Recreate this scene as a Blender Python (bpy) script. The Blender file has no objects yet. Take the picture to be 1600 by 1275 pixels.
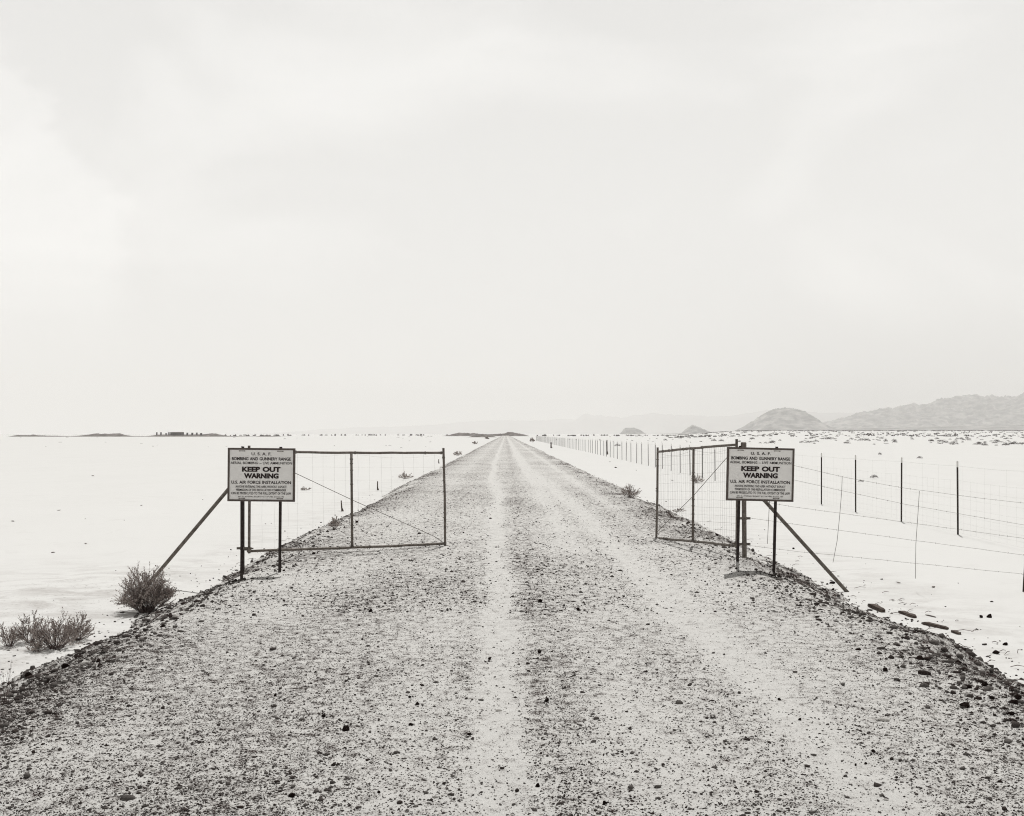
import bpy, math, random
import numpy as np
from mathutils import Vector, Matrix

scene = bpy.context.scene
COL = scene.collection
R = math.radians

# ------------------------------------------------------------------ camera, sky, sun, exposure
CAMZ, FP, HX, HY = 1.62, 1555.6, 800.0, 678.0
cd = bpy.data.cameras.new('camera'); cam = bpy.data.objects.new('camera', cd); COL.objects.link(cam)
cam.location = (0, 0, CAMZ); cam.rotation_euler = (R(90), 0, 0)
cd.sensor_width = 36; cd.lens = 35.0; cd.shift_y = (678 - 637.5) / 1600
cd.clip_start = 0.1; cd.clip_end = 80000
scene.camera = cam
scene.cycles.volume_bounces = 3
scene.cycles.use_denoising = True
scene.cycles.denoising_prefilter = 'NONE'
scene.cycles.filter_width = 1.1
scene.cycles.use_adaptive_sampling = False

SUN_DIR = Vector((0.10, 0.37, 1.0)).normalized()          # from the ground towards the sun
SUN_EL = math.asin(SUN_DIR.z); SUN_AZ = math.atan2(SUN_DIR.x, SUN_DIR.y)
sd = bpy.data.lights.new('sun', 'SUN'); sun = bpy.data.objects.new('sun', sd); COL.objects.link(sun)
sd.energy = 5.0; sd.angle = R(0.5); sd.color = (1.0, 0.99, 0.97)
sun.rotation_euler = (-SUN_DIR).to_track_quat('-Z', 'Y').to_euler()

world = bpy.data.worlds.new('World'); scene.world = world; world.use_nodes = True
wt = world.node_tree; wt.nodes.clear()
def WN(t, **k):
    n = wt.nodes.new(t)
    for a, b in k.items(): setattr(n, a, b)
    return n
SKY_STRENGTH = 0.10
CLOUD = 1.40
sky = WN('ShaderNodeTexSky', sky_type='NISHITA'); sky.sun_disc = False
sky.sun_elevation = SUN_EL; sky.sun_rotation = SUN_AZ; sky.dust_density = 2.0; sky.altitude = 1300
sep = WN('ShaderNodeSeparateColor'); wt.links.new(sky.outputs[0], sep.inputs[0])   # red-sensitive plate: the red channel only
bw = WN('ShaderNodeCombineColor')
def wmath(op, a, b=None, c=None, clamp=False):
    n = WN('ShaderNodeMath', operation=op); n.use_clamp = clamp
    for i, v in enumerate((a, b, c)):
        if v is None: continue
        if isinstance(v, (int, float)): n.inputs[i].default_value = v
        else: wt.links.new(v, n.inputs[i])
    return n.outputs[0]
red = wmath('MULTIPLY', sep.outputs[0], SKY_STRENGTH)
tc = WN('ShaderNodeTexCoord')
sx = WN('ShaderNodeSeparateXYZ'); wt.links.new(tc.outputs['Generated'], sx.inputs[0])
el = sx.outputs['Z']
def wnoise(scale, detail, stretch=(1, 1, 1), dist=0.0, rough=.55, loc=(0, 0, 0)):
    m = WN('ShaderNodeMapping'); m.inputs['Scale'].default_value = stretch; m.inputs['Location'].default_value = loc
    wt.links.new(tc.outputs['Generated'], m.inputs[0])
    n = WN('ShaderNodeTexNoise'); n.inputs['Scale'].default_value = scale; n.inputs['Detail'].default_value = detail
    n.inputs['Distortion'].default_value = dist; n.inputs['Roughness'].default_value = rough
    wt.links.new(m.outputs[0], n.inputs['Vector']); return n.outputs[0]
n1 = wnoise(2.2, 8, (1, 1, 2.2), .6)
n2 = wnoise(7, 9, (1, 1, 2.6), .3, .6, (3, 1, 2))
# cumulus bank at the left: inside an arc in direction space, its rim broken by noise
dx = wmath('ADD', sx.outputs['X'], .53); dz = wmath('SUBTRACT', el, .16)
rr = wmath('SQRT', wmath('ADD', wmath('MULTIPLY', dx, dx), wmath('MULTIPLY', wmath('MULTIPLY', dz, dz), .75)))
rim = wmath('ADD', rr, wmath('MULTIPLY', wmath('SUBTRACT', n2, .5), -.24))
bank = wmath('MULTIPLY', wmath('SUBTRACT', .175, rim), 45, clamp=True)
bank = wmath('MULTIPLY', bank, wmath('MULTIPLY', wmath('SUBTRACT', el, .02), 7, clamp=True))
wisp = wmath('MULTIPLY', wmath('SUBTRACT', n1, .50), 5.0, clamp=True)
low = wmath('SUBTRACT', 1.0, wmath('MULTIPLY', el, 2.6), clamp=True)
v = wmath('ADD', .87, wmath('MULTIPLY', bank, .085))
v = wmath('ADD', v, wmath('MULTIPLY', wisp, .15))
v = wmath('ADD', v, wmath('MULTIPLY', low, .12))
v = wmath('MULTIPLY', v, CLOUD)
ceil_ = wmath('ADD', .24, wmath('MULTIPLY', wmath('MULTIPLY', wmath('ADD', sx.outputs['Y'], .1), 2.2, clamp=True), .17))
cover = wmath('SUBTRACT', 1.0, wmath('MULTIPLY', wmath('SUBTRACT', el, ceil_), 9, clamp=True))
cover = wmath('MAXIMUM', cover, .03)
mixf = WN('ShaderNodeMix', data_type='FLOAT')
wt.links.new(cover, mixf.inputs[0]); wt.links.new(red, mixf.inputs[2]); wt.links.new(v, mixf.inputs[3])
for i, k in enumerate((1.0, .993, .972)):
    wt.links.new(wmath('MULTIPLY', mixf.outputs[0], k), bw.inputs[i])
bg = WN('ShaderNodeBackground'); bg.inputs[1].default_value = SKY_STRENGTH
sc10 = WN('ShaderNodeVectorMath', operation='SCALE'); sc10.inputs['Scale'].default_value = 1.0 / SKY_STRENGTH
wt.links.new(bw.outputs[0], sc10.inputs[0]); wt.links.new(sc10.outputs[0], bg.inputs[0])
wo = WN('ShaderNodeOutputWorld'); wt.links.new(bg.outputs[0], wo.inputs[0])

vs = scene.view_settings
vs.view_transform = 'Standard'; vs.look = 'None'; vs.gamma = 1.0; vs.exposure = -0.60
HAZE = 0.000145

# ------------------------------------------------------------------ helpers
def P(px, py, Y):                       # world point at depth Y that the photograph shows at (px, py)
    return Vector(((px - HX) / FP * Y, Y, CAMZ - (py - HY) / FP * Y))
def G(px, py, z):                       # the same on a level at height z
    Y = (CAMZ - z) * FP / (py - HY); return Vector(((px - HX) / FP * Y, Y, z))

def _h(ix, iy, s):
    n = (ix.astype(np.int64) * 374761393 + iy.astype(np.int64) * 668265263 + s * 974634777) & 0xffffffff
    n = ((n ^ (n >> 13)) * 1274126177) & 0xffffffff
    return ((n ^ (n >> 16)) & 0xffff) / 65535.0
def vn(x, y, s=0):
    x = np.asarray(x, float); y = np.asarray(y, float)
    ix = np.floor(x); iy = np.floor(y); fx = x - ix; fy = y - iy
    fx = fx * fx * (3 - 2 * fx); fy = fy * fy * (3 - 2 * fy)
    a = _h(ix, iy, s); b = _h(ix + 1, iy, s); c = _h(ix, iy + 1, s); d = _h(ix + 1, iy + 1, s)
    return (a * (1 - fx) + b * fx) * (1 - fy) + (c * (1 - fx) + d * fx) * fy - .5
def fbm(x, y, o=4, s=0, g=.5):
    t = 0; a = 1
    for i in range(o):
        t = t + a * vn(x * 2 ** i + 17.3 * i, y * 2 ** i - 9.1 * i, s + i); a *= g
    return t
def sstep(a, b, x):
    t = np.clip((x - a) / (b - a), 0, 1); return t * t * (3 - 2 * t)

def link(o, parent=None):
    COL.objects.link(o)
    if parent: o.parent = parent
    return o
def tag(o, label=None, cat=None, group=None, kind=None):
    for k, v_ in (('label', label), ('category', cat), ('group', group), ('kind', kind)):
        if v_: o[k] = v_
    return o
def empty(name, loc=(0, 0, 0)):
    o = bpy.data.objects.new(name, None); o.location = loc; o.empty_display_size = .2; return link(o)

class MB:
    def __init__(s): s.v = []; s.f = []
    def add(s, vs_, fs):
        n = len(s.v); s.v += [tuple(p) for p in vs_]; s.f += [tuple(i + n for i in f) for f in fs]
    def box(s, c, size, rot=None):
        a, b, d = size[0] / 2, size[1] / 2, size[2] / 2
        vs_ = [Vector((i * a, j * b, k * d)) for i in (-1, 1) for j in (-1, 1) for k in (-1, 1)]
        if rot is not None: vs_ = [rot @ p for p in vs_]
        c = Vector(c)
        s.add([p + c for p in vs_], [(0, 1, 3, 2), (4, 6, 7, 5), (0, 4, 5, 1), (2, 3, 7, 6), (0, 2, 6, 4), (1, 5, 7, 3)])
    def tube(s, pts, rad, n=6, cap=True):
        pts = [Vector(p) for p in pts]
        rs = rad if isinstance(rad, (list, tuple)) else [rad] * len(pts)
        vs_ = []; fs = []
        up = Vector((0, 0, 1))
        d0 = (pts[-1] - pts[0]).normalized()
        if abs(d0.z) > .9: up = Vector((1, 0, 0))
        for i, p in enumerate(pts):
            d = (pts[min(i + 1, len(pts) - 1)] - pts[max(i - 1, 0)]).normalized()
            a = d.cross(up).normalized(); b = d.cross(a).normalized()
            for k in range(n):
                t = 2 * math.pi * k / n
                vs_.append(p + (a * math.cos(t) + b * math.sin(t)) * rs[i])
        for i in range(len(pts) - 1):
            for k in range(n):
                k2 = (k + 1) % n
                fs.append((i * n + k, i * n + k2, (i + 1) * n + k2, (i + 1) * n + k))
        if cap:
            fs.append(tuple(range(n))[::-1]); fs.append(tuple((len(pts) - 1) * n + k for k in range(n)))
        s.add(vs_, fs)
    def build(s, name, mat, parent=None, smooth=False, origin=None):
        me = bpy.data.meshes.new(name)
        vs_ = s.v
        if origin is not None: vs_ = [(a - origin[0], b - origin[1], c - origin[2]) for a, b, c in vs_]
        me.from_pydata(vs_, [], s.f); me.materials.append(mat)
        if smooth: me.polygons.foreach_set('use_smooth', [True] * len(me.polygons))
        o = bpy.data.objects.new(name, me)
        if origin is not None: o.location = origin
        return link(o, parent)

def np_mesh(name, verts, faces, mat, attr=None, smooth=False):
    verts = np.ascontiguousarray(verts, np.float32); faces = np.ascontiguousarray(faces, np.int32)
    k = faces.shape[1]
    me = bpy.data.meshes.new(name); me.vertices.add(len(verts)); me.vertices.foreach_set('co', verts.ravel())
    me.loops.add(faces.size); me.loops.foreach_set('vertex_index', faces.ravel())
    me.polygons.add(len(faces)); me.polygons.foreach_set('loop_start', np.arange(0, faces.size, k, dtype=np.int32))
    if smooth: me.polygons.foreach_set('use_smooth', np.ones(len(faces), bool))
    me.update(calc_edges=True)
    for an, av in (attr or {}).items():
        a = me.attributes.new(an, 'FLOAT', 'POINT'); a.data.foreach_set('value', np.ascontiguousarray(av, np.float32))
    me.materials.append(mat)
    return link(bpy.data.objects.new(name, me))
def grid_faces(nx, ny):
    i = np.arange(nx * ny).reshape(ny, nx)
    return np.stack([i[:-1, :-1], i[:-1, 1:], i[1:, 1:], i[1:, :-1]], -1).reshape(-1, 4)

# ------------------------------------------------------------------ materials
class NT:
    def __init__(s, name):
        s.m = bpy.data.materials.new(name); s.m.use_nodes = True; s.t = s.m.node_tree
        s.b = s.t.nodes['Principled BSDF']; s.b.inputs['Specular IOR Level'].default_value = .2
    def n(s, t, **k):
        x = s.t.nodes.new(t)
        for a, b in k.items(): setattr(x, a, b)
        return x
    def L(s, a, b): s.t.links.new(a, b)
    def obj(s):
        if not hasattr(s, '_c'): s._c = s.n('ShaderNodeTexCoord').outputs['Object']
        return s._c
    def noise(s, scale, detail=4, rough=.55, vec=None, stretch=None, dist=0):
        x = s.n('ShaderNodeTexNoise'); x.inputs['Scale'].default_value = scale; x.inputs['Detail'].default_value = detail
        x.inputs['Roughness'].default_value = rough; x.inputs['Distortion'].default_value = dist
        vec = vec or s.obj()
        if stretch:
            m = s.n('ShaderNodeMapping'); m.inputs['Scale'].default_value = stretch; s.L(vec, m.inputs[0]); vec = m.outputs[0]
        s.L(vec, x.inputs['Vector']); return x.outputs[0]
    def math(s, op, a, b=None, c=None, clamp=False):
        x = s.n('ShaderNodeMath', operation=op); x.use_clamp = clamp
        for i, v_ in enumerate((a, b, c)):
            if v_ is None: continue
            if isinstance(v_, (int, float)): x.inputs[i].default_value = v_
            else: s.L(v_, x.inputs[i])
        return x.outputs[0]
    def mix(s, f, a, b):
        x = s.n('ShaderNodeMix', data_type='RGBA')
        if isinstance(f, (int, float)): x.inputs[0].default_value = f
        else: s.L(f, x.inputs[0])
        for i, v_ in ((6, a), (7, b)):
            if isinstance(v_, tuple): x.inputs[i].default_value = (*v_, 1)
            else: s.L(v_, x.inputs[i])
        return x.outputs[2]
    def attr(s, name):
        x = s.n('ShaderNodeAttribute'); x.attribute_name = name; return x.outputs['Fac']
    def col(s, c, rough=.8, metal=0.0):
        if isinstance(c, tuple): s.b.inputs['Base Color'].default_value = (*c, 1)
        else: s.L(c, s.b.inputs['Base Color'])
        s.b.inputs['Roughness'].default_value = rough; s.b.inputs['Metallic'].default_value = metal; return s
    def bump(s, h, strength, dist):
        x = s.n('ShaderNodeBump'); x.inputs['Strength'].default_value = strength; x.inputs['Distance'].default_value = dist
        s.L(h, x.inputs['Height']); s.L(x.outputs[0], s.b.inputs['Normal']); return s

def simple(name, c1, c2, scale=20, rough=.7, metal=0, bump=.0):
    t = NT(name); n = t.noise(scale, 5, .6)
    f = t.math('MULTIPLY', t.math('SUBTRACT', n, .35), 3, clamp=True)
    t.col(t.mix(f, c1, c2), rough, metal)
    if bump: t.bump(n, .5, bump)
    return t.m

M_dark = simple('dark_painted_steel', (.020, .014, .013), (.045, .034, .030), 40, .55, 0, .001)
M_pipe = simple('weathered_galvanised_pipe', (.10, .085, .072), (.21, .185, .165), 25, .6, .25, .001)
M_brace = simple('weathered_brace_pipe', (.10, .085, .072), (.20, .18, .16), 18, .65, .2, .001)
M_wire = simple('dull_wire', (.10, .09, .08), (.2, .18, .16), 60, .6, .3)
M_mesh = simple('thin_bright_wire', (.34, .33, .31), (.5, .48, .46), 60, .5, .3)
M_white = simple('white_post_paint', (.66, .65, .62), (.78, .77, .74), 40, .6)
M_frame = simple('sign_border_paint', (.085, .068, .060), (.12, .10, .09), 30, .6)
M_letter = simple('sign_letter_paint', (.020, .012, .011), (.032, .022, .02), 30, .6)
M_wood = simple('grey_weathered_wood', (.05, .036, .03), (.13, .105, .09), 14, .9, 0, .004)
M_stem = simple('dry_shrub_stem', (.09, .065, .06), (.20, .16, .15), 30, .9)
M_leaf = simple('dusty_shrub_leaf', (.27, .225, .205), (.50, .45, .42), 6, .9)
M_block = simple('far_dark_concrete', (.05, .042, .038), (.09, .078, .07), 1, .9)

t = NT('sign_face_paint')
n_ = t.noise(9, 6, .65); n2_ = t.noise(60, 3, .6)
f = t.math('ADD', t.math('MULTIPLY', t.math('SUBTRACT', n_, .45), 1.5, clamp=True), t.math('MULTIPLY', t.math('SUBTRACT', n2_, .6), 1.2, clamp=True), clamp=True)
t.col(t.mix(f, (.84, .825, .805), (.74, .72, .70)), .55); M_face = t.m

t = NT('stone')
ca = t.attr('shade'); nn = t.noise(45, 4, .6)
c = t.mix(ca, (.026, .018, .016), (.64, .62, .59))
c = t.mix(t.math('MULTIPLY', nn, .06), c, (.30, .27, .25))
t.col(c, .9).bump(nn, .5, .003); t.b.inputs['Specular IOR Level'].default_value = 0; M_stone = t.m

t = NT('dark_rock'); nn = t.noise(30, 6, .65)
t.col(t.mix(t.math('MULTIPLY', t.math('SUBTRACT', nn, .4), 3, clamp=True), (.012, .008, .007), (.040, .028, .025)), .9).bump(nn, .8, .01); t.b.inputs['Specular IOR Level'].default_value = 0; M_rock = t.m
t = NT('pale_rock'); nn = t.noise(30, 6, .65)
t.col(t.mix(nn, (.45, .43, .40), (.7, .68, .65)), .9).bump(nn, .8, .01); M_pale = t.m
t = NT('grey_clod'); nn = t.noise(30, 6, .65)
t.col(t.mix(nn, (.10, .08, .07), (.26, .235, .22)), .95); M_clod = t.m

# road surface: pale crushed grit with dark stones bedded in it; their share follows the attribute "dens"
t = NT('road_gravel')
dens = t.attr('dens')
a = t.noise(10, 9, .80); b = t.noise(120, 3, .7); e = t.noise(6, 5, .6)
s1 = t.math('ADD', t.math('MULTIPLY', a, .62), t.math('MULTIPLY', b, .38))
thr = t.math('MULTIPLY_ADD', dens, -.125, .600)
dark = t.math('MULTIPLY', t.math('SUBTRACT', s1, thr), 26, clamp=True)
mid = t.math('MULTIPLY', t.math('SUBTRACT', s1, t.math('SUBTRACT', thr, .060)), 13, clamp=True)
base = t.mix(e, (.72, .71, .685), (.63, .615, .59))
base = t.mix(t.math('MULTIPLY', mid, .55), base, (.30, .275, .26))
t.col(t.mix(dark, base, (.040, .027, .024)), .95)
hgt = t.math('ADD', a, t.math('MULTIPLY', b, .4))
t.bump(hgt, 1.0, .016); t.b.inputs['Specular IOR Level'].default_value = 0; M_road = t.m

t = NT('salt_flat')
a = t.noise(.35, 6, .6, stretch=(1, .45, 1)); b = t.noise(14, 5, .65); c_ = t.noise(1.6, 6, .65, stretch=(.8, 1.3, 1), dist=.8)
stain = t.attr('stain')
c1 = t.mix(t.math('MULTIPLY', t.math('SUBTRACT', a, .45), 1.3, clamp=True), (.70, .692, .672), (.66, .651, .63))
f2 = t.math('MULTIPLY', t.math('MULTIPLY', t.math('SUBTRACT', c_, .44), 5, clamp=True), stain, clamp=True)
f2 = t.math('MULTIPLY', f2, t.math('MULTIPLY_ADD', b, 1.6, -.1, clamp=True))
c1 = t.mix(t.math('MULTIPLY', f2, .6), c1, (.33, .30, .28))
spk = t.math('MULTIPLY', t.math('SUBTRACT', t.noise(19, 7, .78), t.math('MULTIPLY_ADD', stain, -.10, .695)), 22, clamp=True)
c1 = t.mix(t.math('MULTIPLY', spk, .75), c1, (.14, .115, .10))
ring = t.noise(.9, 7, .7, dist=1.2)
c1 = t.mix(t.math('MULTIPLY', t.math('SUBTRACT', ring, .56), 1.4, clamp=True), c1, (.52, .50, .475))
t.b.inputs['Specular IOR Level'].default_value = 0
t.col(c1, .95).bump(b, .25, .01); M_flat = t.m

def hill_mat(name, c1, c2, sc):
    t = NT(name); a = t.noise(sc, 7, .62, stretch=(1, 1, 3.5)); f = t.math('MULTIPLY', t.math('SUBTRACT', a, .40), 4, clamp=True)
    t.col(t.mix(f, c1, c2), .95); return t.m
M_hill = hill_mat('desert_rock_slope', (.02, .017, .015), (.40, .38, .36), .012)
M_far = hill_mat('far_range_rock', (.2, .18, .17), (.3, .28, .26), .002)
M_berm = hill_mat('dark_earth_berm', (.08, .07, .062), (.24, .215, .20), .2)

# ------------------------------------------------------------------ ground and road
PZ = -.43
def road_c(y): return -.0064 * y
def plain_z(x, y):
    z = PZ + .028 * fbm(x * .45, y * .45, 4, 3) + .004 * fbm(x * 3, y * 3, 3, 5)
    far = sstep(60, 200, y); z = z * (1 - far) + PZ * far
    ratio = x / np.maximum(y, 1)
    z = z + 7.0 * sstep(280, 1600, y) * sstep(.15, .24, ratio)
    z = z + .10 * np.exp(-((x + 5.6) / 1.4) ** 2 - ((y - 12.2) / 2.2) ** 2)
    return z
def road_z(x, y):
    u = x - road_c(y)
    w = .26 * fbm(y * .35, 0 * y, 3, 21) + .22 * fbm(y * 1.5, u * 1.5, 4, 22)
    w2 = .26 * fbm(y * .35, 0 * y + 9, 3, 31) + .36 * fbm(y * 1.7, u * 1.7 + 14, 4, 32)
    L = sstep(-2.80, -4.55, u + w); Rr = sstep(2.95, 4.75, u + w2)
    z = -.60 * (L + Rr)
    z = z + .014 * fbm(u * 1.2, y * 1.2, 3, 7) + (.014 + .05 * np.clip(L + Rr, 0, 1)) * fbm(u * 5, y * 5, 4, 8, .6)
    z = z - .018 * np.exp(-((u - tr_left(y)) / .22) ** 2) - .018 * np.exp(-((u - tr_right(y)) / .24) ** 2)
    z = z + (.13 + .07 * fbm(x * 7, y * 7, 4, 91)) * np.exp(-((x - 2.72) / .36) ** 2 - ((y - 11.75) / .7) ** 2)
    return z
def tr_left(y): return -.06 - .55 * sstep(8, 55, y) + .05 * np.sin(y * .3)
def tr_right(y): return 1.62 - .7 * sstep(14, 55, y) + .04 * np.sin(y * .23 + 1)
def density(x, y):
    u = x - road_c(y)
    d = .50 + 0 * u
    lw = .13 + .05 * fbm(y * .4, 0 * y, 2, 41); rw = .17 + .08 * sstep(10, 25, y)
    wob = .09 * fbm(u * 2, y * .8, 3, 42)
    g = lambda c, w, k: k * np.exp(-((u + wob - c) / w) ** 2)
    d = d - g(tr_left(y), lw, .48) - g(tr_right(y), rw, .40)
    d = d - g(.95, .20, .30) * sstep(9, 20, y) - g(-.50, .20, .18) * (1 - sstep(6, 10, y)) - g(2.35, .14, .26) * sstep(14, 26, y)
    d = d - g(-1.7, .3, .12) * sstep(7, 13, y) - g(.75, .25, .16) * (1 - sstep(7, 10, y))
    d = d + g(.28, .22, .12) + g(-1.45, .5, .10)
    d = d + .24 * sstep(2.1, 3.1, np.abs(u - .1)) - .12 * sstep(3.9, 4.5, np.abs(u)) + .04 * sstep(1.9, 1.2, u) * sstep(-.7, -2.3, u) * sstep(8, 5, y)
    d = d + (.20 + .75 * sstep(2.6, 3.4, np.abs(u))) * fbm(u * 1.3, y * 1.0, 4, 43) + .22 * fbm(u * .4, y * .3, 3, 44)
    d = d - .38 * np.exp(-((u + 3.0) / .8) ** 2 - ((y - 11.3) / 1.1) ** 2) 
    return np.clip(d, .20, 1)

def axis(a, b, step, far, ratio=1.09, near=None):
    c = list(np.arange(a, b + 1e-6, step)); s = step; v_ = c[-1]; up = []
    while v_ < far: s *= ratio; v_ += s; up.append(v_)
    lo = []
    if near is not None:
        s = step; v_ = c[0]
        while v_ > near: s *= 1.12; v_ -= s; lo.append(v_)
    return np.array(lo[::-1] + c + up)
xs = axis(-12, 14, .13, 24000, 1.10, -24000); ys = axis(2, 32, .13, 24000, 1.07, -1500)
X, Y = np.meshgrid(xs, ys); Z = plain_z(X, Y)
stain = np.clip(np.exp(-((X + 5.6 + .12 * (Y - 10)) / 1.7) ** 2) * sstep(18, 12, Y) * 1.1 + np.exp(-((X - 4.9) / .8) ** 2) * .7 * sstep(40, 10, Y)
                + np.exp(-((X + 4.9) / .7) ** 2) * .5 * sstep(80, 15, Y), 0, 1)
o = np_mesh('ground', np.stack([X, Y, Z], -1).reshape(-1, 3), grid_faces(len(xs), len(ys)), M_flat, {'stain': stain.ravel()}, True)
tag(o, kind='structure')

us = np.arange(-5.1, 5.3, .04); ys = axis(2.6, 34, .045, 1100, 1.03)
U, Y = np.meshgrid(us, ys); X = U + road_c(Y); Z = road_z(X, Y)
o = np_mesh('road', np.stack([X, Y, Z], -1).reshape(-1, 3), grid_faces(len(us), len(ys)), M_road, {'dens': density(X, Y).ravel()}, True)
tag(o, kind='structure')

# loose gravel: real stones lying on the road and its shoulders (nobody could count them)
rng = np.random.default_rng(5)
ph = (1 + 5 ** .5) / 2
ico = np.array([(-1, ph, 0), (1, ph, 0), (-1, -ph, 0), (1, -ph, 0), (0, -1, ph), (0, 1, ph), (0, -1, -ph), (0, 1, -ph), (ph, 0, -1), (ph, 0, 1), (-ph, 0, -1), (-ph, 0, 1)], float) / 1.9
icof = np.array([(0, 11, 5), (0, 5, 1), (0, 1, 7), (0, 7, 10), (0, 10, 11), (1, 5, 9), (5, 11, 4), (11, 10, 2), (10, 7, 6), (7, 1, 8), (3, 9, 4), (3, 4, 2), (3, 2, 6), (3, 6, 8), (3, 8, 9), (4, 9, 5), (2, 4, 11), (6, 2, 10), (8, 6, 7), (9, 8, 1)])
octv = np.array([(1, 0, 0), (-1, 0, 0), (0, 1, 0), (0, -1, 0), (0, 0, 1), (0, 0, -1)], float)
octf = np.array([(0, 2, 4), (2, 1, 4), (1, 3, 4), (3, 0, 4), (2, 0, 5), (1, 2, 5), (3, 1, 5), (0, 3, 5)])
def stones(x, y, z, r, shade, bv, bf):
    n = len(x); k = len(bv)
    v_ = bv[None] * (1 + rng.uniform(-.42, .42, (n, k, 1)))
    th = rng.uniform(0, 6.28, n); c, s = np.cos(th), np.sin(th)
    v_ = v_ * np.stack([rng.uniform(.8, 1.5, n), rng.uniform(.6, 1.0, n), rng.uniform(.40, .85, n)], -1)[:, None]
    vx = v_[..., 0] * c[:, None] - v_[..., 1] * s[:, None]; vy = v_[..., 0] * s[:, None] + v_[..., 1] * c[:, None]
    V = np.stack([vx * r[:, None] + x[:, None], vy * r[:, None] + y[:, None], v_[..., 2] * r[:, None] + (z + r * .22)[:, None]], -1)
    F = bf[None] + (np.arange(n) * k)[:, None, None]
    return V.reshape(-1, 3), F.reshape(-1, 3), np.repeat(shade, k)
def scatter(n, y0, y1, rmin, rmax, pw, accept, pdark, big=False, spill=False):
    iy = rng.uniform(1 / y1, 1 / y0, n); y = 1 / iy
    hw = np.minimum(6.4 if spill else 4.9, .56 * y)
    x = rng.uniform(-1, 1, n) * hw
    u = x - road_c(y)
    d = density(x, y)
    if spill: d = np.ones_like(d)
    keep = rng.uniform(0, 1, n) < accept(d, u)
    x, y, d, u = x[keep], y[keep], d[keep], u[keep]
    r = rmin * (rng.uniform(1e-9, 1, len(x)) ** (-1 / pw)); r = np.minimum(r, rmax)
    edge = sstep(2.3, 3.3, np.abs(u)); r = r * (1 + .3 * edge)
    z = road_z(x, y); pzv = plain_z(x, y)
    k2 = (z < pzv) if spill else (z > pzv - .03)
    if spill: z = pzv
    x, y, r, z = x[k2], y[k2], r[k2], z[k2]
    sh = np.where(rng.uniform(0, 1, len(x)) < np.where(r > .011, .965, pdark), rng.uniform(0, .16, len(x)), rng.uniform(.6, 1, len(x)))
    return stones(x, y, z, r, sh, ico if big else octv, icof if big else octf)
parts = []
acc = lambda d, u: d ** 1.6 * 1.1
parts.append(scatter(300000, 3.9, 12, .0028, .008, 3.4, acc, .68))
parts.append(scatter(22000, 3.9, 30, .0048, .013, 3.4, acc, .78, True))
parts.append(scatter(60000, 9, 140, .0062, .018, 3.2, acc, .75))
parts.append(scatter(24000, 4, 60, .0072, .024, 2.2, lambda d, u: .008 + .9 * sstep(2.4, 3.4, np.abs(u)), .85, True))
parts.append(scatter(60000, 6, 60, .006, .020, 3.0, lambda d, u: np.where(u > 0, .5, .16) * np.exp(-np.maximum(np.abs(u) - 4.05, 0) / .32), .8, True, True))
off = 0; V = []; F = []; S = []
for v_, f_, s_ in parts: V.append(v_); F.append(f_ + off); S.append(s_); off += len(v_)
o = np_mesh('gravel', np.concatenate(V), np.concatenate(F), M_stone, {'shade': np.concatenate(S)})
tag(o, 'loose dark and pale gravel strewn over the road and its banks', 'gravel', kind='stuff')

def rz(x, y): return float(road_z(np.array([x]), np.array([y]))[0])
def pz(x, y): return float(plain_z(np.array([float(x)]), np.array([float(y)]))[0])
def gz(x, y):
    return max(rz(x, y), pz(x, y)) if abs(x - road_c(y)) < 5 else pz(x, y)
def GG(px, py):                         # ground point seen at (px, py)
    z = 0.
    for _ in range(30):
        p = G(px, py, z); z = .5 * z + .5 * gz(p.x, p.y)
    p = G(px, py, z); p.z = gz(p.x, p.y); return p

# ------------------------------------------------------------------ hills and berms
def hill(name, Yd, depth, prof, base, amp, nx, ny, mat, seed, gully=.25, kind='structure', label=None, cat=None, group=None, sharp=1.0, back=True):
    px = np.array([p[0] for p in prof], float); hz = np.array([CAMZ - (p[1] - HY) / FP * Yd for p in prof])
    gx = np.linspace(px[0], px[-1], nx); h = np.interp(gx, px, hz) - base
    xw = (gx - HX) / FP * Yd
    tt = np.linspace(-1, 1, ny)
    XX, TT = np.meshgrid(xw, tt)
    YY = Yd + TT * depth
    H = np.broadcast_to(h, XX.shape)
    L = depth * .22
    shape = (1 - np.abs(TT) ** sharp)
    rid = 1 - np.abs(fbm(XX / L, YY / (L * 2.2), 5, seed, .55)) * 2
    rid2 = fbm(XX / (L * .3), YY / (L * .3), 4, seed + 5, .6)
    side = np.minimum(1, (1 - np.abs(TT)) * 3) * np.minimum(1, np.abs(TT) * 4)
    Zz = H * shape + H * side * ((rid - .6) * gully + rid2 * gully * .5)
    Zz = Zz + amp * fbm(XX / (L * .12), YY / (L * .12), 3, seed + 9, .6) * np.minimum(1, H / (hz.max() - base + 1e-6) * 2) * (1 - np.abs(TT))
    Zz = base + np.maximum(Zz, -base * 0 - 1.0 * (np.abs(TT) > .97))
    o = np_mesh(name, np.stack([XX, YY, Zz], -1).reshape(-1, 3), grid_faces(nx, ny), mat, None, False)
    return tag(o, label, cat, group, kind)
hill('hills', 6200, 420, [(1150, 678), (1160, 671), (1175, 663), (1190, 653), (1201, 645), (1212, 640), (1225, 638), (1240, 639), (1250, 643), (1260, 650), (1270, 658), (1278, 663), (1290, 670), (1300, 678)], 2, 11, 260, 90, M_hill, 3, .10, sharp=2.2)
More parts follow.
